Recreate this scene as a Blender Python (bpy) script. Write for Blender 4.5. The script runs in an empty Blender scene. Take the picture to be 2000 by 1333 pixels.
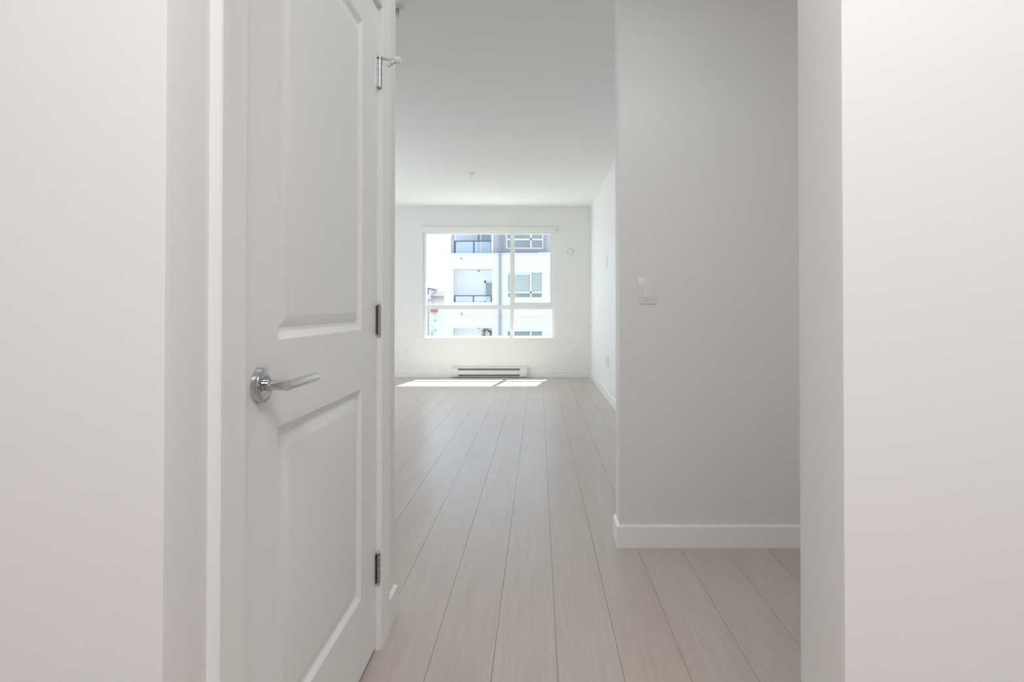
import bpy, bmesh, math, random
from mathutils import Vector, Matrix

random.seed(7)
S = bpy.context.scene
COL = S.collection

# ------------------------------------------------------------------ camera
FPX, CX, CY, H = 1119.0, 1052.0, 590.0, 1.085      # focal length and principal point (2000x1333), eye height
TH = math.atan(12.0 / 1119.0)                      # camera looks up by a fraction of a degree
cam = bpy.data.cameras.new('camera')
cam.sensor_fit = 'HORIZONTAL'
cam.sensor_width = 36.0
cam.lens = 36.0 * FPX / 2000.0
cam.shift_x = -(CX - 1000.0) / 2000.0
cam.shift_y = -(666.5 - CY) / 2000.0
cam.clip_start = 0.02
cam.clip_end = 500
co = bpy.data.objects.new('camera', cam)
co.location = (0, 0, H)
co.rotation_euler = (math.pi / 2 + TH, 0, 0)
COL.objects.link(co)
S.camera = co

# ------------------------------------------------------------------ world, sun, added fill lights, window portal, exposure
w = bpy.data.worlds.new('sky')
S.world = w
w.use_nodes = True
bg = w.node_tree.nodes['Background']
bg.inputs['Color'].default_value = (0.70, 0.79, 1.0, 1)
bg.inputs['Strength'].default_value = 2.6

sun = bpy.data.lights.new('sun', 'SUN')
sun.energy = 25.4
sun.angle = math.radians(0.53)
sun.color = (0.98, 1.0, 0.95)
so = bpy.data.objects.new('sun', sun)
so.rotation_euler = Vector((-0.19, -1.0, -1.88)).to_track_quat('-Z', 'Y').to_euler()
COL.objects.link(so)

def area(name, loc, direction, sx, sy, power, color, portal=False):
    l = bpy.data.lights.new(name, 'AREA')
    l.shape = 'RECTANGLE'
    l.size, l.size_y = sx, sy
    l.energy = power
    l.color = color
    if portal:
        l.cycles.is_portal = True
    o = bpy.data.objects.new(name, l)
    o.location = loc
    o.rotation_euler = Vector(direction).to_track_quat('-Z', 'Z').to_euler()
    COL.objects.link(o)
    return o

# added fill lights out of view: above corridor and bedroom, at both bedroom sides,
# at the end of the entry hall, and far left in the living room
area('corridor_top_fill', (0.2, 1.75, 2.66), (0, 0, -1), 0.4, 0.4, 4.6, (0.95, 0.99, 1.0))
area('bedroom_top_fill', (0.18, -0.45, 2.66), (0, 0, -1), 0.9, 0.9, 42.5, (0.99, 0.99, 1.0))
area('bedroom_right_fill', (2.47, -1.7, 1.4), (-1, 0, 0), 1.8, 1.7, 5, (0.8, 0.9, 1.0))
area('bedroom_left_fill', (-1.97, -1.7, 1.4), (1, 0, 0), 1.8, 1.7, 8, (0.90, 0.97, 1.0))
area('entry_hall_fill', (2.47, 1.75, 1.2), (-1, 0, 0), 1.2, 2.0, 5.0, (1.0, 0.98, 0.97))
area('living_left_fill', (-4.15, 6.0, 1.25), (1, 0, 0), 2.6, 2.1, 78, (0.80, 0.92, 1.0))
area('window_portal', (-0.79, 9.16, 1.45), (0, -1, 0), 2.1, 1.7, 1, (1, 1, 1), True)

S.view_settings.view_transform = 'Standard'
S.view_settings.look = 'None'
S.view_settings.exposure = 0.0
S.view_settings.gamma = 1.0
S.view_settings.use_curve_mapping = False
S.cycles.max_bounces = 16
S.cycles.diffuse_bounces = 10
S.cycles.glossy_bounces = 6
S.cycles.transparent_max_bounces = 16
S.cycles.sample_clamp_indirect = 6.0
S.cycles.use_denoising = True
S.cycles.caustics_reflective = False
S.cycles.caustics_refractive = False

# ------------------------------------------------------------------ helpers
def _ray(x, y):
    u, v = (x - CX) / FPX, (CY - y) / FPX
    return u, math.cos(TH) - v * math.sin(TH), math.sin(TH) + v * math.cos(TH)

def at(x, y, d):                       # photo pixel -> world point on the plane Y = d
    r = _ray(x, y); t = d / r[1]
    return Vector((r[0] * t, d, H + r[2] * t))

def on_z(x, y, z):                     # photo pixel -> world point on the plane Z = z
    r = _ray(x, y); t = (z - H) / r[2]
    return Vector((r[0] * t, r[1] * t, z))

def on_x(x, y, X):                     # photo pixel -> world point on the plane X = X
    r = _ray(x, y); t = X / r[0]
    return Vector((X, r[1] * t, H + r[2] * t))

def box(bm, x0, x1, y0, y1, z0, z1, bevel=0.0, seg=2):
    x0, x1 = min(x0, x1), max(x0, x1); y0, y1 = min(y0, y1), max(y0, y1); z0, z1 = min(z0, z1), max(z0, z1)
    r = bmesh.ops.create_cube(bm, size=1.0)
    vs = r['verts']
    for v in vs:
        v.co = Vector(((x0 + x1) / 2 + v.co.x * (x1 - x0), (y0 + y1) / 2 + v.co.y * (y1 - y0), (z0 + z1) / 2 + v.co.z * (z1 - z0)))
    if bevel:
        es = list({e for v in vs for e in v.link_edges})
        bmesh.ops.bevel(bm, geom=es, offset=bevel, segments=seg, profile=0.5, affect='EDGES')
    return vs

def rod(bm, a, b, r0, r1=None, n=24):
    a, b = Vector(a), Vector(b)
    r1 = r0 if r1 is None else r1
    d = b - a
    m = Matrix.Translation((a + b) / 2) @ d.to_track_quat('Z', 'Y').to_matrix().to_4x4()
    return bmesh.ops.create_cone(bm, cap_ends=True, segments=n, radius1=r0, radius2=r1, depth=d.length, matrix=m)['verts']

def lathe(bm, origin, axis, prof, n=40):
    """prof: list of (along axis, radius); closed at the ends when the radius is 0"""
    q = Vector(axis).to_track_quat('Z', 'Y').to_matrix()
    o = Vector(origin)
    rings = []
    for h, r in prof:
        if r < 1e-6:
            rings.append([bm.verts.new(o + q @ Vector((0, 0, h)))])
        else:
            rings.append([bm.verts.new(o + q @ Vector((r * math.cos(2 * math.pi * k / n), r * math.sin(2 * math.pi * k / n), h))) for k in range(n)])
    for A, B in zip(rings, rings[1:]):
        for k in range(n):
            k2 = (k + 1) % n
            if len(A) == 1 and len(B) == 1:
                continue
            if len(A) == 1:
                bm.faces.new((A[0], B[k], B[k2]))
            elif len(B) == 1:
                bm.faces.new((A[k], B[0], A[k2]))
            else:
                bm.faces.new((A[k], B[k], B[k2], A[k2]))

def sweep(bm, prof, P, closed=False):
    """prof points mapped by each function in P to a station; stations joined and ends capped"""
    st = [[bm.verts.new(p(a, b)) for a, b in prof] for p in P]
    n = len(prof)
    for A, B in zip(st, st[1:]):
        for k in range(n):
            bm.faces.new((A[k], A[(k + 1) % n], B[(k + 1) % n], B[k]))
    bm.faces.new(st[0][::-1]); bm.faces.new(st[-1])

def obj(name, bm, mat, parent=None, smooth=True, angle=35):
    bmesh.ops.recalc_face_normals(bm, faces=bm.faces)
    me = bpy.data.meshes.new(name)
    bm.to_mesh(me); bm.free()
    me.materials.append(mat)
    if smooth:
        me.shade_smooth()
        me.set_sharp_from_angle(angle=math.radians(angle))
    o = bpy.data.objects.new(name, me)
    COL.objects.link(o)
    if parent:
        o.parent = parent
        o.matrix_parent_inverse = parent.matrix_world.inverted()
    return o

def empty(name, loc):
    o = bpy.data.objects.new(name, None)
    o.location = loc
    o.empty_display_size = 0.05
    COL.objects.link(o)
    o.matrix_world = Matrix.Translation(loc)
    return o

def tag(o, label, cat=None, group=None, kind=None):
    o['label'] = label
    if cat: o['category'] = cat
    if group: o['group'] = group
    if kind: o['kind'] = kind
    return o

def part(name, mat, parent, *boxes, bevel=0.0, label=None):
    bm = bmesh.new()
    for b in boxes:
        box(bm, *b, bevel=bevel)
    o = obj(name, bm, mat, parent)
    if label: o['label'] = label
    return o

# ------------------------------------------------------------------ materials
def mat(name, color, rough=0.5, metal=0.0, spec=0.5, bump=0.0, bscale=200.0, var=0.0, vscale=3.0):
    m = bpy.data.materials.new(name)
    m.use_nodes = True
    nt = m.node_tree
    p = nt.nodes['Principled BSDF']
    p.inputs['Base Color'].default_value = (*color, 1)
    p.inputs['Roughness'].default_value = rough
    p.inputs['Metallic'].default_value = metal
    p.inputs['Specular IOR Level'].default_value = spec
    tc = nt.nodes.new('ShaderNodeTexCoord')
    if var:
        n = nt.nodes.new('ShaderNodeTexNoise'); n.inputs['Scale'].default_value = vscale; n.inputs['Detail'].default_value = 4
        r = nt.nodes.new('ShaderNodeMapRange')
        r.inputs['To Min'].default_value = 1 - var; r.inputs['To Max'].default_value = 1 + var
        mx = nt.nodes.new('ShaderNodeMix'); mx.data_type = 'RGBA'; mx.blend_type = 'MULTIPLY'; mx.inputs['Factor'].default_value = 1
        mx.inputs['A'].default_value = (*color, 1)
        nt.links.new(tc.outputs['Object'], n.inputs['Vector'])
        nt.links.new(n.outputs['Fac'], r.inputs['Value'])
        nt.links.new(r.outputs['Result'], mx.inputs['B'])
        nt.links.new(mx.outputs['Result'], p.inputs['Base Color'])
    if bump:
        n = nt.nodes.new('ShaderNodeTexNoise'); n.inputs['Scale'].default_value = bscale; n.inputs['Detail'].default_value = 3
        b = nt.nodes.new('ShaderNodeBump'); b.inputs['Strength'].default_value = bump; b.inputs['Distance'].default_value = 0.001
        nt.links.new(tc.outputs['Object'], n.inputs['Vector'])
        nt.links.new(n.outputs['Fac'], b.inputs['Height'])
        nt.links.new(b.outputs['Normal'], p.inputs['Normal'])
    return m

def glass_mat(name, tint, refl=0.06, body=None, body_mix=0.0):
    m = bpy.data.materials.new(name)
    m.use_nodes = True
    nt = m.node_tree
    nt.nodes.clear()
    out = nt.nodes.new('ShaderNodeOutputMaterial')
    tr = nt.nodes.new('ShaderNodeBsdfTransparent'); tr.inputs['Color'].default_value = (*tint, 1)
    gl = nt.nodes.new('ShaderNodeBsdfGlossy'); gl.inputs['Roughness'].default_value = 0.02
    mx = nt.nodes.new('ShaderNodeMixShader'); mx.inputs['Fac'].default_value = refl
    base = tr.outputs[0]
    if body:
        df = nt.nodes.new('ShaderNodeBsdfDiffuse'); df.inputs['Color'].default_value = (*body, 1)
        m2 = nt.nodes.new('ShaderNodeMixShader'); m2.inputs['Fac'].default_value = body_mix
        nt.links.new(tr.outputs[0], m2.inputs[1]); nt.links.new(df.outputs[0], m2.inputs[2])
        base = m2.outputs[0]
    nt.links.new(base, mx.inputs[1]); nt.links.new(gl.outputs[0], mx.inputs[2])
    nt.links.new(mx.outputs[0], out.inputs['Surface'])
    return m

def plank_mat():
    m = bpy.data.materials.new('plank_laminate')
    m.use_nodes = True
    nt = m.node_tree; N = nt.nodes; L = nt.links
    p = N['Principled BSDF']
    tc = N.new('ShaderNodeTexCoord'); oi = N.new('ShaderNodeObjectInfo')
    off = N.new('ShaderNodeVectorMath'); off.operation = 'MULTIPLY_ADD'
    cmb = N.new('ShaderNodeCombineXYZ')
    for k in range(3): L.new(oi.outputs['Random'], cmb.inputs[k])
    L.new(cmb.outputs[0], off.inputs[0]); off.inputs[1].default_value = (37, 91, 53); L.new(tc.outputs['Object'], off.inputs[2])
    mp = N.new('ShaderNodeMapping'); mp.inputs['Scale'].default_value = (60, 2.4, 1)
    L.new(off.outputs[0], mp.inputs['Vector'])
    n1 = N.new('ShaderNodeTexNoise'); n1.inputs['Scale'].default_value = 1.0; n1.inputs['Detail'].default_value = 6; n1.inputs['Roughness'].default_value = 0.62; n1.inputs['Distortion'].default_value = 0.6
    L.new(mp.outputs[0], n1.inputs['Vector'])
    mp2 = N.new('ShaderNodeMapping'); mp2.inputs['Scale'].default_value = (260, 7, 1)
    L.new(off.outputs[0], mp2.inputs['Vector'])
    n2 = N.new('ShaderNodeTexNoise'); n2.inputs['Scale'].default_value = 1.0; n2.inputs['Detail'].default_value = 3
    L.new(mp2.outputs[0], n2.inputs['Vector'])
    mp3 = N.new('ShaderNodeMapping'); mp3.inputs['Scale'].default_value = (9, 0.9, 1)
    L.new(off.outputs[0], mp3.inputs['Vector'])
    n3 = N.new('ShaderNodeTexNoise'); n3.inputs['Scale'].default_value = 1.0; n3.inputs['Detail'].default_value = 2
    L.new(mp3.outputs[0], n3.inputs['Vector'])
    def ma(op, a, b):
        q = N.new('ShaderNodeMath'); q.operation = op
        for i, v in enumerate((a, b)):
            if isinstance(v, (int, float)): q.inputs[i].default_value = v
            else: L.new(v, q.inputs[i])
        return q.outputs[0]
    fac = ma('ADD', ma('ADD', ma('MULTIPLY', n1.outputs['Fac'], 0.55), ma('MULTIPLY', n2.outputs['Fac'], 0.25)), ma('MULTIPLY', n3.outputs['Fac'], 0.2))
    fac = ma('ADD', fac, ma('MULTIPLY', ma('SUBTRACT', oi.outputs['Random'], 0.5), 0.07))
    cr = N.new('ShaderNodeValToRGB')
    cr.color_ramp.elements[0].position = 0.33; cr.color_ramp.elements[0].color = (0.455, 0.385, 0.34, 1)
    cr.color_ramp.elements[1].position = 0.66; cr.color_ramp.elements[1].color = (0.55, 0.485, 0.445, 1)
    L.new(fac, cr.inputs['Fac'])
    L.new(cr.outputs['Color'], p.inputs['Base Color'])
    rr = N.new('ShaderNodeMapRange'); rr.inputs['To Min'].default_value = 0.25; rr.inputs['To Max'].default_value = 0.36
    L.new(n1.outputs['Fac'], rr.inputs['Value']); L.new(rr.outputs[0], p.inputs['Roughness'])
    p.inputs['Specular IOR Level'].default_value = 0.9
    b = N.new('ShaderNodeBump'); b.inputs['Strength'].default_value = 0.12; b.inputs['Distance'].default_value = 0.0006
    L.new(n2.outputs['Fac'], b.inputs['Height']); L.new(b.outputs[0], p.inputs['Normal'])
    return m

M = dict(
    paint=mat('wall_paint', (0.80, 0.795, 0.785), 0.55, bump=0.10, bscale=260, var=0.008, vscale=1.5),
    ceil=mat('ceiling_paint', (0.82, 0.82, 0.81), 0.9, spec=0.2, bump=0.15, bscale=160),
    trim=mat('trim_enamel', (0.83, 0.825, 0.81), 0.32, bump=0.04, bscale=60),
    door=mat('door_enamel', (0.80, 0.80, 0.79), 0.36, bump=0.05, bscale=90),
    plank=plank_mat(),
    sub=mat('subfloor', (0.10, 0.085, 0.07), 0.9, var=0.1),
    chrome=mat('chrome', (0.60, 0.61, 0.62), 0.06, 1.0, var=0.03, vscale=40),
    nickel=mat('satin_nickel', (0.42, 0.41, 0.40), 0.28, 1.0, var=0.04, vscale=80),
    nickel_light=mat('satin_nickel_light', (0.64, 0.64, 0.66), 0.25, 1.0, var=0.03, vscale=80),
    rubber=mat('white_rubber', (0.74, 0.74, 0.73), 0.5, var=0.02, vscale=60),
    plastic=mat('white_plastic', (0.80, 0.80, 0.79), 0.30, var=0.01, vscale=30),
    dark=mat('dark_gap', (0.03, 0.03, 0.03), 0.6, var=0.1),
    vinyl=mat('window_vinyl', (0.80, 0.81, 0.80), 0.35, var=0.01),
    blind=mat('blind_fabric', (0.80, 0.80, 0.78), 0.7, bump=0.1, bscale=500),
    heater=mat('heater_enamel', (0.76, 0.77, 0.77), 0.35, var=0.01),
    grille=mat('heater_inside', (0.22, 0.22, 0.22), 0.5, 0.3, var=0.1, vscale=60),
    glass=glass_mat('window_glass', (0.955, 0.985, 0.965), 0.04),
    sprink=mat('sprinkler_white', (0.72, 0.72, 0.71), 0.35, var=0.02, vscale=50),
    # outside
    stucco=mat('white_stucco', (0.575, 0.555, 0.50), 0.85, bump=0.2, bscale=20, var=0.02),
    lavender=mat('grey_lavender_siding', (0.33, 0.315, 0.335), 0.8, var=0.03),
    greydark=mat('dark_grey_trim', (0.24, 0.24, 0.275), 0.7, var=0.03),
    recess=mat('white_balcony_wall', (0.84, 0.83, 0.82), 0.85, var=0.02),
    pale=mat('pale_render', (0.50, 0.495, 0.49), 0.85, var=0.03),
    bluegrey=mat('blue_grey_wall', (0.55, 0.56, 0.58), 0.8, var=0.03),
    rail=mat('charcoal_rail', (0.05, 0.07, 0.10), 0.5, var=0.05),
    rglass=glass_mat('railing_glass', (0.90, 0.94, 0.98), 0.05, (0.66, 0.72, 0.80), 0.25),
    pipe=mat('grey_downspout', (0.23, 0.235, 0.245), 0.5, var=0.03),
    pane=mat('window_pane', (0.20, 0.225, 0.225), 0.08, spec=0.6, var=0.10, vscale=1.4),
    pane_light=mat('window_pane_pale', (0.30, 0.34, 0.315), 0.10, spec=0.6, var=0.15, vscale=1.1),
    pdoor=mat('pale_balcony_door', (0.62, 0.68, 0.74), 0.4, var=0.02),
    roof=mat('brown_shingles', (0.062, 0.054, 0.053), 0.9, bump=0.4, bscale=6, var=0.12, vscale=4),
    beige=mat('beige_siding', (0.55, 0.50, 0.48), 0.8, var=0.04),
    red=mat('dull_red_sign', (0.33, 0.12, 0.13), 0.6, var=0.05),
    leaf=mat('wreath_leaves', (0.10, 0.13, 0.09), 0.8, bump=0.5, bscale=12, var=0.4, vscale=9),
    ground=mat('asphalt', (0.30, 0.30, 0.30), 0.9, bump=0.3, bscale=8, var=0.1, vscale=0.5),
)

# ------------------------------------------------------------------ room measures (metres)
CEIL = 2.68
XL = -0.5145            # face of the corridor's left wall
XL2 = XL - 0.135
N0, N1 = 0.789, 0.924   # wall with the opening we look through
XO = 0.419              # right jamb of that opening
YE = 2.049              # far end of the corridor's left wall
XS, Y0S, Y1S = 0.3676, 2.612, 2.742   # partition with the light switch
XR, YB = 0.82, 9.0      # living-room right wall, window wall
XFL = -4.2              # living-room left wall
XH = 2.5                # end of the entry hall
D0, D1, DTOP = 0.990, 1.822, 2.045    # door opening in the left wall

def structure(name, mat_, boxes, label, bevel=0.0, cat=None, parent=None):
    bm = bmesh.new()
    for b in boxes: box(bm, *b, bevel=bevel)
    o = obj(name, bm, mat_, parent)
    tag(o, label, cat, kind='structure')
    return o

def slab(bm, rings):
    """extruded polygon: rings = list of vertex loops bottom and top"""
    A = [bm.verts.new(p) for p in rings[0]]; B = [bm.verts.new(p) for p in rings[1]]
    n = len(A)
    bm.faces.new(A[::-1]); bm.faces.new(B)
    for k in range(n):
        bm.faces.new((A[k], A[(k + 1) % n], B[(k + 1) % n], B[k]))

# near wall and corridor left wall
structure('wall_near_left', M['paint'], [(-2.0, XL, N0, N1, 0, CEIL)], 'white painted wall left of the opening, nearest the camera', 0.003, 'wall')
structure('wall_near_right', M['paint'], [(XO, XH, N0, N1, 0, CEIL)], 'white painted wall right of the opening, nearest the camera', 0.003, 'wall')
structure('wall_near_head', M['paint'], [(XL, XO, N0, N1, 2.45, CEIL)], 'header above the opening, just out of view overhead', 0, 'wall')
structure('wall_left', M['paint'], [(XL2, XL, N1, D0 - 0.02, 0, CEIL), (XL2, XL, D1 + 0.02, YE, 0, CEIL), (XL2, XL, D0 - 0.02, D1 + 0.02, DTOP + 0.02, CEIL)],
          'corridor wall on the left that holds the white panel door', 0, 'wall')
structure('wall_left_return', M['paint'], [(XFL, XL2, YE - 0.13, YE, 0, CEIL)], 'living room near wall hidden beyond the corridor corner', 0, 'wall')
structure('wall_middle', M['paint'], [(XS, XH, Y0S, Y1S, 0, CEIL)], 'grey-white partition facing the camera with the light switch on it', 0.004, 'wall')
structure('wall_right', M['paint'], [(XR, XR + 0.13, Y1S, YB, 0, CEIL)], 'bright right wall of the living room running to the window wall', 0, 'wall')
structure('wall_hall_end', M['paint'], [(XH, XH + 0.1, -4.7, Y1S, 0, CEIL)], 'end wall of the hall on the right, out of view', 0, 'wall')
structure('wall_far_left', M['paint'], [(XFL - 0.12, XFL, YE - 0.13, YB, 0, CEIL)], 'living room left wall, out of view', 0, 'wall')
structure('wall_bedroom_left', M['paint'], [(-2.1, -2.0, -4.7, N1, 0, CEIL)], 'bedroom left wall beside the camera, out of view', 0, 'wall')
structure('wall_bedroom_back', M['paint'], [(-2.1, XH, -4.7, -4.6, 0, CEIL)], 'bedroom wall behind the camera, out of view', 0, 'wall')
WX0, WX1, WZ0, WZ1 = -1.833, 0.258, 0.611, 2.33
structure('wall_back', M['paint'], [(XFL, WX0, YB, YB + 0.2, 0, CEIL), (WX1, XR + 0.13, YB, YB + 0.2, 0, CEIL), (WX0, WX1, YB, YB + 0.2, 0, WZ0), (WX0, WX1, YB, YB + 0.2, WZ1, CEIL)],
          'far white wall with the big window and the heater', 0, 'wall')
structure('ceiling', M['ceil'], [(XFL - 0.12, XH + 0.1, -4.7, YB + 0.2, CEIL, CEIL + 0.12)], 'plain white ceiling over the corridor and living room', 0, 'ceiling')

# floor with its planks
floor = structure('floor', M['sub'], [(XFL - 0.12, XH + 0.1, -4.7, YB + 0.2, -0.10, -0.0125)], 'pale grey-brown wood plank floor running to the window', 0, 'floor')
PW, PL, PX0, GAP = 0.195, 2.69, 0.0562, 0.0005
SEAM = {-4: 2.388, -2: 3.276, -1: 4.302, 0: 1.50, 1: 1.58, 2: 1.30, 3: 1.62, 4: 1.45, -3: 4.05, -5: 3.60, -6: 2.75}
def plank_mesh(l, wd):
    bm = bmesh.new()
    x0, x1, y0, y1, c = GAP, wd - GAP, 0.00012, l - 0.00012, 0.0003
    rows = [[(x0, y0, -0.012), (x1, y0, -0.012), (x1, y1, -0.012), (x0, y1, -0.012)],
            [(x0, y0, -c), (x1, y0, -c), (x1, y1, -c), (x0, y1, -c)],
            [(x0 + c, y0 + c, 0), (x1 - c, y0 + c, 0), (x1 - c, y1 - c, 0), (x0 + c, y1 - c, 0)]]
    R = [[bm.verts.new(p) for p in r] for r in rows]
    bm.faces.new(R[0][::-1]); bm.faces.new(R[2])
    for A, B in zip(R, R[1:]):
        for k in range(4): bm.faces.new((A[k], A[(k + 1) % 4], B[(k + 1) % 4], B[k]))
    bmesh.ops.recalc_face_normals(bm, faces=bm.faces)
    me = bpy.data.meshes.new('plank'); bm.to_mesh(me); bm.free()
    me.materials.append(M['plank'])
    return me
PCACHE = {}
def plank(x, y0, y1, wd=PW):
    key = (round(y1 - y0, 3), round(wd, 3))
    if key not in PCACHE: PCACHE[key] = plank_mesh(y1 - y0, wd)
    o = bpy.data.objects.new('plank', PCACHE[key])
    o.location = (x, y0, 0)
    COL.objects.link(o)
    o.parent = floor
for k in range(-22, 13):
    x = PX0 + k * PW
    mid = x + PW / 2
    if mid < XL2:                       # living room left of the corridor
        ya, yb = YE, YB
    elif mid < XL + 0.05:
        ya, yb = YE - 0.55 if x + PW > XL else YE, YB
    elif mid < XR:
        ya, yb = N0 - 0.1, YB
    else:
        ya, yb = N0 - 0.1, Y0S + 0.05
    if x + PW > XL and x < XL: ya = N0 - 0.1
    s = SEAM.get(k, 2.0 + (k * 0.617 % 1.0) * PL)
    while s > ya: s -= PL
    cuts = [s + i * PL for i in range(0, 12)]
    for a, b in zip(cuts, cuts[1:]):
        a2, b2 = max(a, ya), min(b, yb)
        if b2 - a2 > 0.03:
            plank(x, a2, b2)
bm = bmesh.new(); box(bm, -2.0, XH, -4.6, N0 - 0.1, -0.012, 0)
o = obj('bedroom_bounce_floor', bm, mat('bedroom_bounce_floor', (0.50, 0.42, 0.395), 0.95, bump=0.5, bscale=300, var=0.05), floor); o['kind'] = 'stuff'  # unseen added floor sheet, colour chosen for its bounce on the near walls

# ------------------------------------------------------------------ baseboards
BH, BT = 0.094, 0.012
BP = [(0, 0), (BT, 0), (BT, BH), (0.001, BH + 0.007), (0, BH + 0.007)]   # (out from wall, height)
def base_run(bm, pts):
    """pts: list of (x, y, nx, ny) corner points on the wall line with the mitred outward direction"""
    sweep(bm, BP, [(lambda a, b, p=p: Vector((p[0] + p[2] * a, p[1] + p[3] * a, b))) for p in pts])
bm = bmesh.new()
base_run(bm, [(XL, 1.9155, 1, 0), (XL, YE, 1, 1), (-1.6, YE, 0, 1)])
tag(obj('baseboard_left', bm, M['trim'], angle=15), 'short white baseboard wrapping the wall end right of the panel door', 'baseboard', kind='structure')
bm = bmesh.new()
base_run(bm, [(XH, Y0S, 0, -1), (XS, Y0S, -1, -1), (XS, Y1S, -1, 1), (XR - BT, Y1S, 0, 1)])
tag(obj('baseboard_middle', bm, M['trim'], angle=15), 'white baseboard along the partition below the light switch', 'baseboard', kind='structure')
bm = bmesh.new()
base_run(bm, [(XR, Y1S + BT, -1, 0), (XR, YB - BT, -1, 0)])
tag(obj('baseboard_right', bm, M['trim'], angle=15), 'white baseboard along the bright right living room wall', 'baseboard', kind='structure')
HX0, HX1 = -1.365, -0.177
bm = bmesh.new()
base_run(bm, [(HX0 - 0.002, YB, 0, -1), (XFL, YB, 0, -1)])
base_run(bm, [(XR, YB, 0, -1), (HX1 + 0.002, YB, 0, -1)])
tag(obj('baseboard_back', bm, M['trim'], angle=15), 'white baseboard under the window on both sides of the heater', 'baseboard', kind='structure')

# ------------------------------------------------------------------ door 1 in the left wall
door = empty('door_1', (XL, (D0 + D1) / 2, 0))
tag(door, 'closed white two-panel door with chrome lever in the left wall', 'door', kind='structure')

def door_slab():
    bm = bmesh.new()
    y0, y1, z0, z1 = D0 + 0.003, D1 - 0.003, 0.016, DTOP - 0.003
    ya, yb = 1.132, 1.669
    panels = [(ya, yb, 0.240, 0.850), (ya, yb, 1.022, 1.926)]
    T = 0.035
    def V(y, z, dep): return bm.verts.new((XL - dep, y, z))
    ys = [y0, ya, yb, y1]; zs = [z0, 0.240, 0.850, 1.022, 1.926, z1]
    G = [[V(y, z, 0) for z in zs] for y in ys]
    for i in range(3):
        for j in range(5):
            if i == 1 and j in (1, 3): continue
            bm.faces.new((G[i][j], G[i + 1][j], G[i + 1][j + 1], G[i][j + 1]))
    prof = [(0.003, 0.0015), (0.009, 0.006), (0.016, 0.0095), (0.023, 0.0105), (0.027, 0.0095), (0.049, 0.0015), (0.051, 0.0012)]
    for (pa, pb, qa, qb), j in zip(panels, (1, 3)):
        loop = [G[1][j], G[2][j], G[2][j + 1], G[1][j + 1]]
        for s, dep in prof:
            nl = [V(pa + s, qa + s, dep), V(pb - s, qa + s, dep), V(pb - s, qb - s, dep), V(pa + s, qb - s, dep)]
            for k in range(4): bm.faces.new((loop[k], loop[(k + 1) % 4], nl[(k + 1) % 4], nl[k]))
            loop = nl
        bm.faces.new(loop)
    B = [V(y0, z0, T), V(y1, z0, T), V(y1, z1, T), V(y0, z1, T)]
    bm.faces.new(B[::-1])
    edge = [[G[i][0] for i in range(4)], [G[3][j] for j in range(6)], [G[i][5] for i in (3, 2, 1, 0)], [G[0][j] for j in range(5, -1, -1)]]
    for k, e in enumerate(edge):
        bm.faces.new(e + [B[(k + 1) % 4], B[k]])
    return bm
obj('door_slab', door_slab(), M['door'], door, angle=18)

# jamb lining with stop
bm = bmesh.new()
for (a, b, c, d) in ((D0 - 0.02, D0, 0.001, DTOP + 0.02), (D1, D1 + 0.02, 0.001, DTOP + 0.02)):
    box(bm, XL2, XL, a, b, c, d)
box(bm, XL2, XL, D0, D1, DTOP, DTOP + 0.02)
box(bm, XL2, XL - 0.038, D0, D0 + 0.012, 0.001, DTOP)
box(bm, XL2, XL - 0.038, D1 - 0.012, D1, 0.001, DTOP)
box(bm, XL2, XL - 0.038, D0, D1, DTOP - 0.012, DTOP)
obj('door_jamb', bm, M['trim'], door)

# casing: profile (across the width from inner to outer edge, thickness)
CP = [(0, 0), (0, 0.0125), (0.004, 0.0150), (0.060, 0.0165), (0.072, 0.0185), (0.086, 0.0190), (0.089, 0.017), (0.089, 0)]
DI0, DI1, DIT = 0.982, 1.8275, 2.0515
bm = bmesh.new()
sweep(bm, CP, [lambda a, b: Vector((XL + b, DI0 - a, 0.0)), lambda a, b: Vector((XL + b, DI0 - a, DIT + a))])
o = obj('casing', bm, M['trim'], door, angle=25)
bm = bmesh.new()
sweep(bm, CP, [lambda a, b: Vector((XL + b, DI1 + a, 0.0)), lambda a, b: Vector((XL + b, DI1 + a, DIT + a))])
obj('casing', bm, M['trim'], door, angle=25)
bm = bmesh.new()
sweep(bm, CP, [lambda a, b: Vector((XL + b, DI0 - a, DIT + a)), lambda a, b: Vector((XL + b, DI1 + a, DIT + a))])
obj('casing', bm, M['trim'], door, angle=25)

# lever handle
hy, hz = 1.056, 0.943
bm = bmesh.new()
R = 0.0322
lathe(bm, (XL, hy, hz), (1, 0, 0), [(0, 0), (0, R), (0.0095, R), (0.0115, R - 0.0008), (0.0125, R - 0.003), (0.0125, 0.0165), (0.0118, 0.0158), (0.0118, 0)], 64)
handle = obj('door_handle', bm, M['chrome'], door, angle=30); handle['label'] = 'round chrome rose with lever'
bm = bmesh.new()
lathe(bm, (XL, hy, hz), (1, 0, 0), [(0.0118, 0), (0.0118, 0.0105), (0.020, 0.0105), (0.0205, 0.0125), (0.0225, 0.0125), (0.023, 0.0105), (0.0245, 0.0092),
                                   (0.050, 0.0092), (0.0600, 0.0088), (0.0605, 0)], 40)
obj('lever_neck', bm, M['chrome'], handle, angle=30)
bm = bmesh.new()
lx = XL + 0.0555
lathe(bm, (lx, hy - 0.0115, hz), (0.0, 1, 0.0), [(-0.0005, 0), (-0.0005, 0.0078), (0.0008, 0.0090), (0.0012, 0.0093), (0.135, 0.0093), (0.1375, 0.0088), (0.1385, 0.007), (0.139, 0)], 40)
obj('lever', bm, M['chrome'], handle, angle=30)

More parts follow.
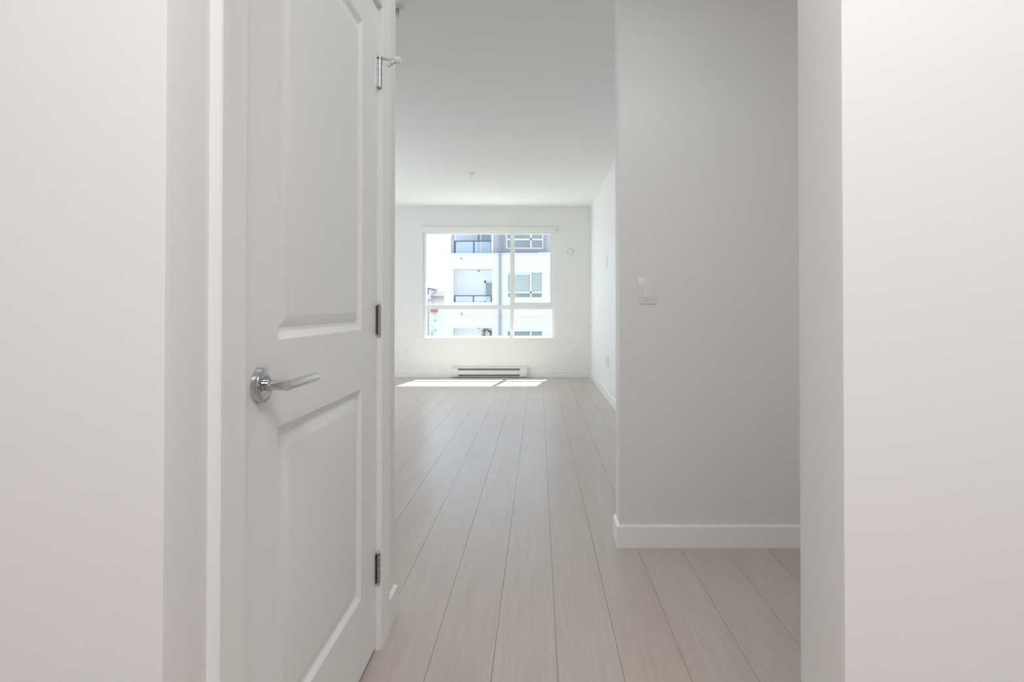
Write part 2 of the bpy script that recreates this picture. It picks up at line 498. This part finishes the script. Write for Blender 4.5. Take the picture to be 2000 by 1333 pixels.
# hinges
def hinge(zc, m, stop=False):
    hgt = 0.0915
    bx, by = XL + 0.0085, 1.818
    bm = bmesh.new()
    box(bm, XL - 0.001, bx + 0.001, by - 0.0015, by + 0.0015, zc - hgt / 2, zc + hgt / 2, bevel=0.0004, seg=1)
    box(bm, XL - 0.001, XL + 0.0022, by - 0.012, by + 0.0005, zc - hgt / 2, zc + hgt / 2, bevel=0.0004, seg=1)
    hg = obj('hinge', bm, m, door)
    n = 5
    for k in range(n):
        a = zc - hgt / 2 + hgt * k / n; b = a + hgt / n - 0.0008
        bm = bmesh.new(); rod(bm, (bx, by, a), (bx, by, b), 0.0062, n=20)
        obj('knuckle', bm, m, hg)
    bm = bmesh.new()
    lathe(bm, (bx, by, zc), (0, 0, 1), [(hgt / 2, 0), (hgt / 2, 0.0048), (hgt / 2 + 0.003, 0.0048), (hgt / 2 + 0.0055, 0.003), (hgt / 2 + 0.006, 0)], 20)
    obj('hinge_pin', bm, m, hg)
    return bx, by, zc + hgt / 2
p_top = hinge(1.835, M['nickel_light'])
hinge(1.047, M['nickel'])
hinge(0.262, M['nickel'])
# hinge-pin door stop on the top hinge
bx, by, zt = p_top
bm = bmesh.new()
lathe(bm, (bx, by, zt + 0.001), (0, 0, 1), [(0, 0), (0, 0.0085), (0.004, 0.0085), (0.004, 0)], 20)
e = Vector((bx + 0.040, by - 0.004, zt - 0.009))
rod(bm, (bx + 0.005, by, zt + 0.002), e, 0.0042, 0.0036, 12)
box(bm, e.x - 0.006, e.x + 0.008, e.y - 0.004, e.y + 0.004, e.z - 0.010, e.z + 0.006, bevel=0.0015)
stop = obj('door_stop', bm, M['nickel_light'], door); stop['label'] = 'hinge-pin stop with two white rubber bumpers'
bm = bmesh.new()
lathe(bm, (e.x + 0.006, e.y, e.z + 0.001), (1, -0.08, 0.05), [(0, 0), (0, 0.0095), (0.002, 0.0105), (0.019, 0.0118), (0.0215, 0.0105), (0.022, 0)], 24)
obj('rubber_bumper', bm, M['rubber'], stop)
bm = bmesh.new()
lathe(bm, (e.x - 0.001, e.y + 0.001, e.z - 0.008), (-0.85, 0.25, -0.35), [(0, 0), (0, 0.0055), (0.014, 0.0065), (0.016, 0.005), (0.0165, 0)], 20)
obj('rubber_bumper', bm, M['rubber'], stop)

# ------------------------------------------------------------------ switch and outlets
def plate(name, label, cat, c, n, wd, ht, kind, group=None):
    """c centre on the wall, n unit normal (axis aligned), built with its parts"""
    e = empty(name, c); tag(e, label, cat, group)
    n = Vector(n); u = Vector((0, 0, 1)).cross(n)          # u runs along the wall
    def bx(u0, u1, z0, z1, d0, d1):
        p = c + u * u0 + n * d0; q = c + u * u1 + n * d1
        return (p.x, q.x, p.y, q.y, c.z + z0, c.z + z1)
    part('cover_plate', M['plastic'], e, bx(-wd / 2, wd / 2, -ht / 2, ht / 2, 0, 0.0055), bevel=0.002)
    if kind == 'switch':
        part('switch_frame', M['plastic'], e, bx(-0.0175, 0.0175, -0.034, 0.034, 0.0045, 0.0062))
        bm = bmesh.new()
        pr = [(-0.0318, 0.005), (-0.0318, 0.0108), (0.0, 0.0078), (0.0318, 0.0072), (0.0318, 0.005)]
        sweep(bm, pr, [lambda a, b: c + u * -0.0152 + n * b + Vector((0, 0, a)), lambda a, b: c + u * 0.0152 + n * b + Vector((0, 0, a))])
        obj('rocker', bm, M['plastic'], e)
        for s in (-1, 1):
            bm = bmesh.new(); p = c + Vector((0, 0, s * ht * 0.40)); rod(bm, p + n * 0.004, p + n * 0.0062, 0.0024, n=12)
            obj('screw', bm, M['heater'], e)
    elif kind == 'outlet':
        for s in (-1, 1):
            so_ = part('socket', M['plastic'], e, bx(-0.015, 0.015, s * 0.0195 - 0.0145, s * 0.0195 + 0.0145, 0.004, 0.0068), bevel=0.001)
            for t in (-1, 1):
                part('slot', M['dark'], so_, bx(t * 0.0063 - 0.001, t * 0.0063 + 0.001, s * 0.0195 - 0.003, s * 0.0195 + 0.005, 0.006, 0.0071))
    elif kind == 'jack':
        bm = bmesh.new(); rod(bm, c + n * 0.004, c + n * 0.013, 0.006, n=12); obj('socket', bm, M['nickel'], e)
    return e
p0, p1 = at(1246, 543, Y0S), at(1281, 594, Y0S)
plate('light_switch', 'white rocker light switch on the grey-white partition', 'switch', (p0 + p1) / 2, (0, -1, 0), abs(p1.x - p0.x), abs(p1.z - p0.z), 'switch')
plate('wall_outlet', 'white outlet low on the window wall, left of the heater', 'outlet', at(793, 682, YB), (0, -1, 0), 0.072, 0.118, 'outlet', 'living room wall outlets')
plate('wall_outlet', 'white outlet low on the window wall, right of the heater', 'outlet', at(1118, 683, YB), (0, -1, 0), 0.072, 0.118, 'outlet', 'living room wall outlets')
plate('wall_outlet', 'white outlet low on the right wall, the one nearer the window', 'outlet', on_x(1184.5, 704.5, XR), (-1, 0, 0), 0.072, 0.118, 'outlet', 'living room wall outlets')
plate('wall_outlet', 'white outlet low on the right wall, the one nearer the partition', 'outlet', on_x(1188.6, 708, XR), (-1, 0, 0), 0.072, 0.118, 'outlet', 'living room wall outlets')
plate('wall_control', 'white control plate at eye height on the right wall', 'control', on_x(1185, 512, XR), (-1, 0, 0), 0.10, 0.12, 'switch')
c = at(776.5, 682, YB)
bm = bmesh.new(); rod(bm, c + Vector((0, -0.012, 0)), c, 0.009, n=14)
jk = tag(obj('cable_jack', bm, M['sprink']), 'tiny round cable jack beside the left outlet on the window wall', 'jack')

# round vent
c = at(1113.5, 491.5, YB)
v = empty('wall_vent', c); tag(v, 'round white vent on the wall right of the window', 'vent')
bm = bmesh.new()
lathe(bm, c, (0, -1, 0), [(0, 0), (0, 0.074), (0.010, 0.072), (0.016, 0.062), (0.016, 0.050), (0.006, 0.046), (0.006, 0)], 40)
obj('flange', bm, M['plastic'], v)
bm = bmesh.new()
lathe(bm, c + Vector((0, -0.006, 0)), (0, -1, 0), [(0, 0), (0, 0.010), (0.010, 0.012), (0.010, 0.033), (0.015, 0.035), (0.022, 0.028), (0.024, 0)], 32)
obj('disc', bm, M['plastic'], v)

# ceiling sprinklers
def sprinkler(p, label, r):
    e = empty('ceiling_sprinkler', p); tag(e, label, 'sprinkler', 'ceiling sprinklers')
    bm = bmesh.new(); lathe(bm, p, (0, 0, -1), [(0, 0), (0, r), (0.004, r), (0.012, r * 0.62), (0.012, 0)], 28); obj('escutcheon', bm, M['sprink'], e)
    bm = bmesh.new(); lathe(bm, p, (0, 0, -1), [(0.010, 0), (0.010, 0.011), (0.026, 0.009), (0.026, 0)], 16)
    for s in (-1, 1): rod(bm, p + Vector((s * 0.009, 0, -0.024)), p + Vector((s * 0.004, 0, -0.05)), 0.0028, n=8)
    obj('sprinkler_body', bm, M['nickel'] if r < 0.04 else M['sprink'], e)
    bm = bmesh.new(); lathe(bm, p, (0, 0, -1), [(0.049, 0), (0.049, 0.014), (0.052, 0.014), (0.052, 0)], 16); obj('deflector', bm, M['sprink'], e)
sprinkler(on_z(921, 338.5, CEIL), 'small white sprinkler on the living room ceiling in front of the window', 0.042)
sprinkler(on_z(775.5, 14, CEIL), 'sprinkler at the top peeking out beside the corridor wall end', 0.035)

# ------------------------------------------------------------------ baseboard heater
ht_ = empty('baseboard_heater', ((HX0 + HX1) / 2, YB, 0.012))
tag(ht_, 'long white electric heater at the floor under the window', 'heater')
hf = YB - 0.066
part('back_plate', M['heater'], ht_, (HX0, HX1, YB - 0.006, YB - 0.0005, 0.012, 0.162))
bm = bmesh.new()
sweep(bm, [(hf + 0.012, 0.140), (hf + 0.006, 0.146), (hf + 0.022, 0.162), (YB - 0.006, 0.162), (YB - 0.006, 0.157), (hf + 0.024, 0.157), (hf + 0.014, 0.140)],
      [lambda a, b: Vector((HX0 + 0.02, a, b)), lambda a, b: Vector((HX1 - 0.02, a, b))])
obj('top_hood', bm, M['heater'], ht_)
part('front_panel', M['heater'], ht_, (HX0 + 0.115, HX1 - 0.115, hf, hf + 0.004, 0.046, 0.112), bevel=0.001)
part('front_panel', M['heater'], ht_, (HX0 + 0.02, HX0 + 0.115, hf, hf + 0.004, 0.020, 0.142), bevel=0.001)
part('front_panel', M['heater'], ht_, (HX1 - 0.115, HX1 - 0.02, hf, hf + 0.004, 0.020, 0.142), bevel=0.001)
part('bottom_rail', M['heater'], ht_, (HX0 + 0.02, HX1 - 0.02, hf + 0.002, YB - 0.006, 0.012, 0.020))
part('element', M['grille'], ht_, (HX0 + 0.12, HX1 - 0.12, hf + 0.020, YB - 0.010, 0.030, 0.135), label='dark heating element seen through the slots')
for x in (HX0, HX1 - 0.02):
    part('end_cap', M['heater'], ht_, (x, x + 0.02, hf - 0.002, YB - 0.0005, 0.012, 0.164), bevel=0.002)

# ------------------------------------------------------------------ window 1
win = empty('window_1', ((WX0 + WX1) / 2, YB + 0.06, WZ0))
tag(win, 'big white four-light window in the far wall', 'window', kind='structure')
FY0, FY1 = YB + 0.035, YB + 0.115
e1 = at(832.5, 600, FY0).x; gl = e1
zb = at(1000, 657.3, FY0).z; zt_ = at(1000, 457.0, FY0).z
mb0, mb1 = at(1000, 604.5, FY0).z, at(1000, 596.5, FY0).z
mx0, mx1 = at(996.5, 600, FY0).x, at(1003.8, 600, FY0).x
gr = at(1078.6, 600, FY0).x
part('window_frame', M['vinyl'], win, (WX0, gl, FY0, FY1, WZ0, WZ1), (gr, WX1, FY0, FY1, WZ0, WZ1), (gl, gr, FY0, FY1, WZ0, zb), (gl, gr, FY0, FY1, zt_, WZ1))
part('transom_bar', M['vinyl'], win, (gl, gr, FY0 + 0.004, FY1 - 0.01, mb0, mb1))
part('mullion', M['vinyl'], win, (mx0, mx1, FY0 + 0.002, FY1 - 0.01, zb, mb0), (mx0, mx1, FY0 + 0.002, FY1 - 0.01, mb1, zt_))
sr = at(1074.5, 600, FY0).x; sb = at(1000, 591.5, FY0).z; sl = at(1005.3, 600, FY0).x
sash = part('sash', M['vinyl'], win, (mx1, sl, FY0 + 0.01, FY1 - 0.015, mb1, zt_), (sr, gr, FY0 + 0.01, FY1 - 0.015, mb1, zt_), (sl, sr, FY0 + 0.01, FY1 - 0.015, mb1, sb), label='opening sash at upper right')
gy = FY0 + 0.035
for a, b, c_, d in ((gl, mx0, zb, mb0), (gl, mx0, mb1, zt_), (mx1, gr, zb, mb0), (sl, sr, sb, zt_)):
    part('pane', M['glass'], win, (a, b, gy, gy + 0.004, c_, d))
part('window_sill', M['trim'], win, (WX0 - 0.012, WX1 + 0.012, YB - 0.018, YB, WZ0 - 0.012, WZ0 + 0.008), (WX0, WX1, YB, FY0, WZ0 + 0.0005, WZ0 + 0.008))
# blind cassette
bl = empty('roller_blind', at(954, 450, YB))
tag(bl, 'slim white roller blind rolled up above the window', 'blind')
b0, b1 = at(824, 443.5, YB - 0.07), at(1086, 453.2, YB - 0.07)
part('cassette', M['blind'], bl, (b0.x, b1.x, YB - 0.07, YB - 0.0005, b1.z, b0.z), bevel=0.003)
part('hem_bar', M['blind'], bl, (b0.x + 0.02, b1.x - 0.02, YB - 0.036, YB - 0.022, b1.z - 0.028, b1.z - 0.002), bevel=0.003)
for x in (b0.x - 0.004, b1.x):
    part('end_cap', M['vinyl'], bl, (x, x + 0.004, YB - 0.072, YB - 0.0005, b1.z - 0.002, b0.z + 0.002))

# ------------------------------------------------------------------ outside: white apartment block
DF = 30.0
GZ = -8.0
structure('ground', M['ground'], [(-80, 60, YB + 2, 160, GZ - 0.3, GZ)], 'grey street level far below the window', 0, 'ground')
P = lambda x, y, d=DF: at(x, y, d)
def fx(x, d=DF): return at(x, 600, d).x
def fz(y, d=DF): return at(1000, y, d).z

def holed(bm, x0, x1, z0, z1, holes, ya, yb):
    xs = sorted({x0, x1, *[h[0] for h in holes], *[h[1] for h in holes]})
    zs = sorted({z0, z1, *[h[2] for h in holes], *[h[3] for h in holes]})
    for i in range(len(xs) - 1):
        for j in range(len(zs) - 1):
            cx, cz = (xs[i] + xs[i + 1]) / 2, (zs[j] + zs[j + 1]) / 2
            if any(h[0] < cx < h[1] and h[2] < cz < h[3] for h in holes): continue
            box(bm, xs[i], xs[i + 1], ya, yb, zs[j], zs[j + 1])

bld = empty('apartment_block', (fx(1000), DF, GZ))
tag(bld, 'white apartment block with grey top storey across the street', 'building')
RX0, RX1 = fx(886), fx(961)
VX0, VX1 = fx(989), fx(1061)
rec_m = (RX0, RX1, fz(590.5), fz(526))
rec_l = (RX0, RX1, fz(706), fz(641))
rec_b = (RX0, RX1, fz(822), fz(757))
win_m = (VX0, VX1, fz(583.5), fz(530))
win_l = (VX0, VX1, fz(698), fz(645))
win_b = (VX0, VX1, fz(813), fz(760))
XW0, XW1 = fx(867.5), fx(1330)
bm = bmesh.new()
holed(bm, XW0, XW1, GZ, fz(497), [rec_m, rec_l, rec_b, win_m, win_l, win_b], DF, DF + 0.35)
obj('wall', bm, M['stucco'], bld)
part('coping', M['stucco'], bld, (XW0 - 0.05, XW1, DF - 0.05, DF + 2.0, fz(497), fz(494.8)))
part('band', M['stucco'], bld, (XW0 - 0.03, XW1, DF - 0.03, DF, fz(620), fz(617.5)))
part('side_wall', M['stucco'], bld, (XW0, XW0 + 0.3, DF + 0.35, DF + 14, GZ, fz(497)))
part('back_wall', M['stucco'], bld, (XW0, XW1, DF + 14, DF + 14.3, GZ, fz(400)))
# top storey
DU = DF + 0.25
XU0 = fx(880, DU)
rec_u = (fx(886.5, DU), fx(962, DU), fz(495, DU), fz(421, DU))
win_u = (fx(988, DU), fx(1061.5, DU), fz(486.5, DU), fz(432, DU))
bm = bmesh.new()
holed(bm, XU0, XW1, fz(495, DU), fz(400, DU), [rec_u, win_u], DU, DU + 0.3)
obj('top_storey_wall', bm, M['lavender'], bld)['label'] = 'grey lavender top storey wall'
part('flat_roof', M['greydark'], bld, (XU0 - 0.5, XW1, DU - 0.6, DF + 14, fz(400), fz(394)))
part('window_surround', M['greydark'], bld, (win_u[0] - 0.12, win_u[0], DU - 0.03, DU + 0.05, win_u[2] - 0.12, win_u[3]), (win_u[1], win_u[1] + 0.12, DU - 0.03, DU + 0.05, win_u[2] - 0.12, win_u[3]),
     (win_u[0], win_u[1], DU - 0.03, DU + 0.05, win_u[2] - 0.12, win_u[2]))

RD = 1.2
def recess(r, d, wallmat, open_left=False, name='balcony'):
    x0, x1, z0, z1 = r
    bx_ = [(x0 - 0.1, x1 + 0.1, d + RD, d + RD + 0.1, z0, z1), (x1, x1 + 0.1, d + 0.35, d + RD, z0, z1),
           (x0, x1, d + 0.05, d + RD, z0 - 0.2, z0), (x0 - 0.1, x1 + 0.1, d + 0.3, d + RD, z1, z1 + 0.2)]
    if not open_left: bx_.append((x0 - 0.1, x0, d + 0.35, d + RD, z0, z1))
    return part(name, wallmat, bld, *bx_)

def railing(r, d, ytop, ret=False):
    x0, x1, z0, z1 = r
    zt2 = fz(ytop, d)
    yy = d + 0.1
    rl = part('railing', M['rail'], bld, (x0 + 0.02, x1 - 0.02, yy - 0.03, yy + 0.03, zt2 - 0.05, zt2), label='charcoal balcony railing with glass')
    for x in (x0 + 0.05, (x0 + x1) / 2 + 0.02, x1 - 0.05):
        part('post', M['rail'], rl, (x - 0.03, x + 0.03, yy - 0.025, yy + 0.025, z0, zt2 - 0.05))
    m_ = (x0 + x1) / 2 + 0.02
    for a, b in ((x0 + 0.08, m_ - 0.03), (m_ + 0.03, x1 - 0.08)):
        part('glass_panel', M['rglass'], rl, (a, b, yy - 0.006, yy + 0.006, z0 + 0.03, zt2 - 0.05))
    if ret:
        part('side_rail', M['rail'], rl, (x0 + 0.02, x0 + 0.07, yy, yy + 1.4, zt2 - 0.05, zt2))

def balcony_door(r, d, xa, xb, ytop, wreath=False):
    x0, x1, z0, z1 = r
    dd = d + RD
    k = dd
    a, b = at(xa, 600, k).x, min(at(xb, 600, k).x, x1)
    top = at(1000, ytop, k).z
    f_ = part('balcony_door', M['pdoor'], bld, (a, a + 0.09, dd - 0.06, dd, z0, top), (b - 0.05, b, dd - 0.06, dd, z0, top), (a, b, dd - 0.06, dd, top - 0.10, top), (a, b, dd - 0.06, dd, z0, z0 + 0.12))
    part('pane', M['pane_light'], f_, (a + 0.09, b - 0.05, dd - 0.04, dd - 0.02, z0 + 0.12, top - 0.10))
    return f_

recess(rec_u, DU, M['bluegrey'], True)
recess(rec_m, DF, M['recess'])
recess(rec_l, DF, M['recess'])
recess(rec_b, DF, M['recess'])
balcony_door(rec_u, DU, 937, 962, 440)
balcony_door(rec_m, DF, 946, 968, 549)
fd = balcony_door(rec_l, DF, 946, 968, 657)
part('corner_post', M['greydark'], bld, (fx(933, DU + RD), fx(937, DU + RD), DU + RD - 0.1, DU + RD, rec_u[2], rec_u[3]))
part('corner_trim', M['stucco'], bld, (rec_u[1] - 0.06, rec_u[1] + 0.04, DU - 0.03, DU + 0.05, rec_u[2], rec_u[3]))
railing(rec_u, DU, 470, True)
railing(rec_m, DF, 577)
railing(rec_l, DF, 692)
# wreath on the lower balcony door: ring of leaves
c = at(951, 651.5, DF + RD - 0.1)
bm = bmesh.new()
for k in range(46):
    a = random.random() * 6.283; rr_ = 0.15 + random.random() * 0.12
    q = c + Vector((math.cos(a) * rr_, -0.02 - random.random() * 0.05, math.sin(a) * rr_))
    s = 0.06 + random.random() * 0.04
    v4 = [bm.verts.new(q + Vector((random.uniform(-s, s), random.uniform(-0.03, 0.03), random.uniform(-s, s)))) for _ in range(4)]
    for f3 in ((0, 1, 2), (0, 2, 3), (0, 3, 1), (1, 3, 2)): bm.faces.new([v4[i] for i in f3])
wr = obj('leaf_wreath', bm, M['leaf'], fd, smooth=False)

def far_window(r, d, xs, ys, panemat=None, blind=None):
    """r rect; xs, ys photo pixel positions of the dividing bars"""
    x0, x1, z0, z1 = r
    bw = 0.075
    bars = [(x0, x0 + bw, d + 0.02, d + 0.14, z0, z1), (x1 - bw, x1, d + 0.02, d + 0.14, z0, z1), (x0 + bw, x1 - bw, d + 0.02, d + 0.14, z0, z0 + bw), (x0 + bw, x1 - bw, d + 0.02, d + 0.14, z1 - bw, z1)]
    cx = [x0 + bw] + [fx(x, d) for x in xs] + [x1 - bw]
    cz = sorted([z0 + bw] + [fz(y, d) for y in ys] + [z1 - bw])
    h = 0.042
    for x in cx[1:-1]: bars.append((x - h, x + h, d + 0.03, d + 0.13, z0 + bw, z1 - bw))
    for z in cz[1:-1]: bars.append((x0 + bw, x1 - bw, d + 0.03, d + 0.13, z - h, z + h))
    f_ = part('window', M['stucco'], bld, *bars)
    for i in range(len(cx) - 1):
        for j in range(len(cz) - 1):
            part('pane', panemat[j] if panemat else M['pane'], f_, (cx[i], cx[i + 1], d + 0.09, d + 0.11, cz[j], cz[j + 1]))
    return f_
far_window(win_u, DU, [1000.5, 1037], [467.8], [M['pane'], M['pane']])
fm = far_window(win_m, DF, [1001, 1036.7], [571.5], [M['pane'], M['pane_light']])
part('blind', M['bluegrey'], fm, (win_m[0] + 0.08, win_m[1] - 0.7, DF + 0.07, DF + 0.09, fz(537), fz(532)))
far_window(win_l, DF, [1001, 1036.7], [686.5], [M['pane'], M['pane']])
far_window(win_b, DF, [1001, 1036.7], [801], [M['pane'], M['pane']])
part('downspout', M['pipe'], bld, (fx(975.2), fx(978.2), DF - 0.12, DF, GZ, fz(494)), (fx(975.2), fx(978.2), DF + 0.13, DF + 0.25, fz(494), fz(400)))
for x, y in ((901.5, 505), (902, 613)):
    q = P(x, y)
    bm = bmesh.new(); lathe(bm, q, (0, -1, 0), [(0, 0), (0, 0.11), (0.05, 0.10), (0.07, 0.055), (0.07, 0)], 14); vc = obj('vent_cap', bm, M['stucco'], bld)
    bm = bmesh.new(); lathe(bm, q + Vector((0, -0.06, 0)), (0, -1, 0), [(0, 0), (0, 0.045), (0.015, 0.04), (0.015, 0)], 12); obj('opening', bm, M['rail'], vc)
for y in (540, 652):
    q = P(1070.5, y)
    bm = bmesh.new(); lathe(bm, q, (0, -1, 0), [(0, 0), (0, 0.10), (0.04, 0.09), (0.06, 0.05), (0.06, 0)], 14); obj('vent_cap', bm, M['stucco'], bld)
for r in (rec_m, rec_l):
    q = at(935, 529 if r is rec_m else 644, DF + 0.9)
    bm = bmesh.new(); lathe(bm, Vector((q.x, DF + 0.9, r[3])), (0, 0, -1), [(0, 0), (0, 0.09), (0.05, 0.08), (0.08, 0)], 12); obj('ceiling_lamp', bm, M['pipe'], bld)

# ------------------------------------------------------------------ outside: houses further off on the left
D2 = 62.0
h2 = empty('brown_roof_house', (fx(840, D2), D2, GZ))
tag(h2, 'distant pale house with brown hip roof left of the white block', 'house')
hx0, hx1 = fx(816, D2), fx(884, D2)
def z2(y): return at(1000, y, D2).z
part('wall', M['beige'], h2, (hx0, hx1, D2, D2 + 9, GZ, z2(579)))
bm = bmesh.new()
A = [bm.verts.new(p) for p in ((hx0 - .6, D2 - .6, z2(579)), (hx1 + .6, D2 - .6, z2(579)), (hx1 + .6, D2 + 9.6, z2(579)), (hx0 - .6, D2 + 9.6, z2(579)))]
B = [bm.verts.new(p) for p in ((hx0 + 1.0, D2 + 4.2, z2(566)), (hx1 - 1.6, D2 + 4.2, z2(566)), (hx1 - 1.6, D2 + 4.8, z2(566)), (hx0 + 1.0, D2 + 4.8, z2(566)))]
bm.faces.new(A[::-1]); bm.faces.new(B)
for k in range(4): bm.faces.new((A[k], A[(k + 1) % 4], B[(k + 1) % 4], B[k]))
obj('hip_roof', bm, M['roof'], h2, smooth=False)
part('fascia', M['greydark'], h2, (hx0 - .6, hx1 + .6, D2 - .65, D2 - .6, z2(580.5), z2(578.5)))
part('dormer', M['bluegrey'], h2, (fx(832, D2), fx(843, D2), D2 - 1.2, D2 + 3, z2(592), z2(565.5)))
part('dormer_roof', M['roof'], h2, (fx(830, D2), fx(845, D2), D2 - 1.6, D2 + 3, z2(565.5), z2(563.8)))
for a, b, c_, d in ((834, 838, 568, 576), (839.5, 842.5, 568, 576), (834, 838, 580, 588)):
    w_ = part('window', M['stucco'], h2, (fx(a - .4, D2), fx(b + .4, D2), D2 - 1.28, D2 - 1.2, z2(d + .4), z2(c_ - .4)))
    part('pane', M['pane'], w_, (fx(a, D2), fx(b, D2), D2 - 1.31, D2 - 1.27, z2(d), z2(c_)))
part('canopy', M['greydark'], h2, (fx(834, D2), fx(852, D2), D2 - 2.2, D2 - 1.2, z2(588.5), z2(586)))

D3 = 48.0
h3 = empty('red_sign_shop', (fx(850, D3), D3, GZ))
tag(h3, 'low white building with a dull red sign left of the white block', 'building')
def z3(y): return at(1000, y, D3).z
part('wall', M['pale'], h3, (fx(838.5, D3), fx(872, D3), D3, D3 + 8, GZ, z3(593)))
part('sign', M['red'], h3, (fx(841.5, D3), fx(854.5, D3), D3 - 0.15, D3, z3(609.8), z3(603.5)), label='plain dull red sign board')
for a, b, c_, d in ((848, 853, 612, 616), (848, 853, 624, 629), (842, 847, 646, 658), (848.5, 853, 643, 648)):
    w_ = part('window', M['vinyl'], h3, (fx(a - .5, D3), fx(b + .5, D3), D3 - 0.06, D3, z3(d + .5), z3(c_ - .5)))
    part('pane', M['pane_light'], w_, (fx(a, D3), fx(b, D3), D3 - 0.09, D3 - 0.05, z3(d), z3(c_)))
D4 = 57.0
h4 = empty('grey_stair_tower', (fx(834, D4), D4, GZ))
tag(h4, 'narrow dark grey building at the left edge of the window', 'building')
def z4(y): return at(1000, y, D4).z
part('wall', M['pipe'], h4, (fx(812, D4), fx(837.5, D4), D4, D4 + 2.2, GZ, z4(598)))
for y in (606, 614, 622, 630, 638, 646, 654):
    w_ = part('window', M['stucco'], h4, (fx(833, D4), fx(837, D4), D4 - 0.06, D4, z4(y + 5), z4(y)))
    part('pane', M['pane'], w_, (fx(834, D4), fx(836, D4), D4 - 0.09, D4 - 0.05, z4(y + 4), z4(y + 1)))
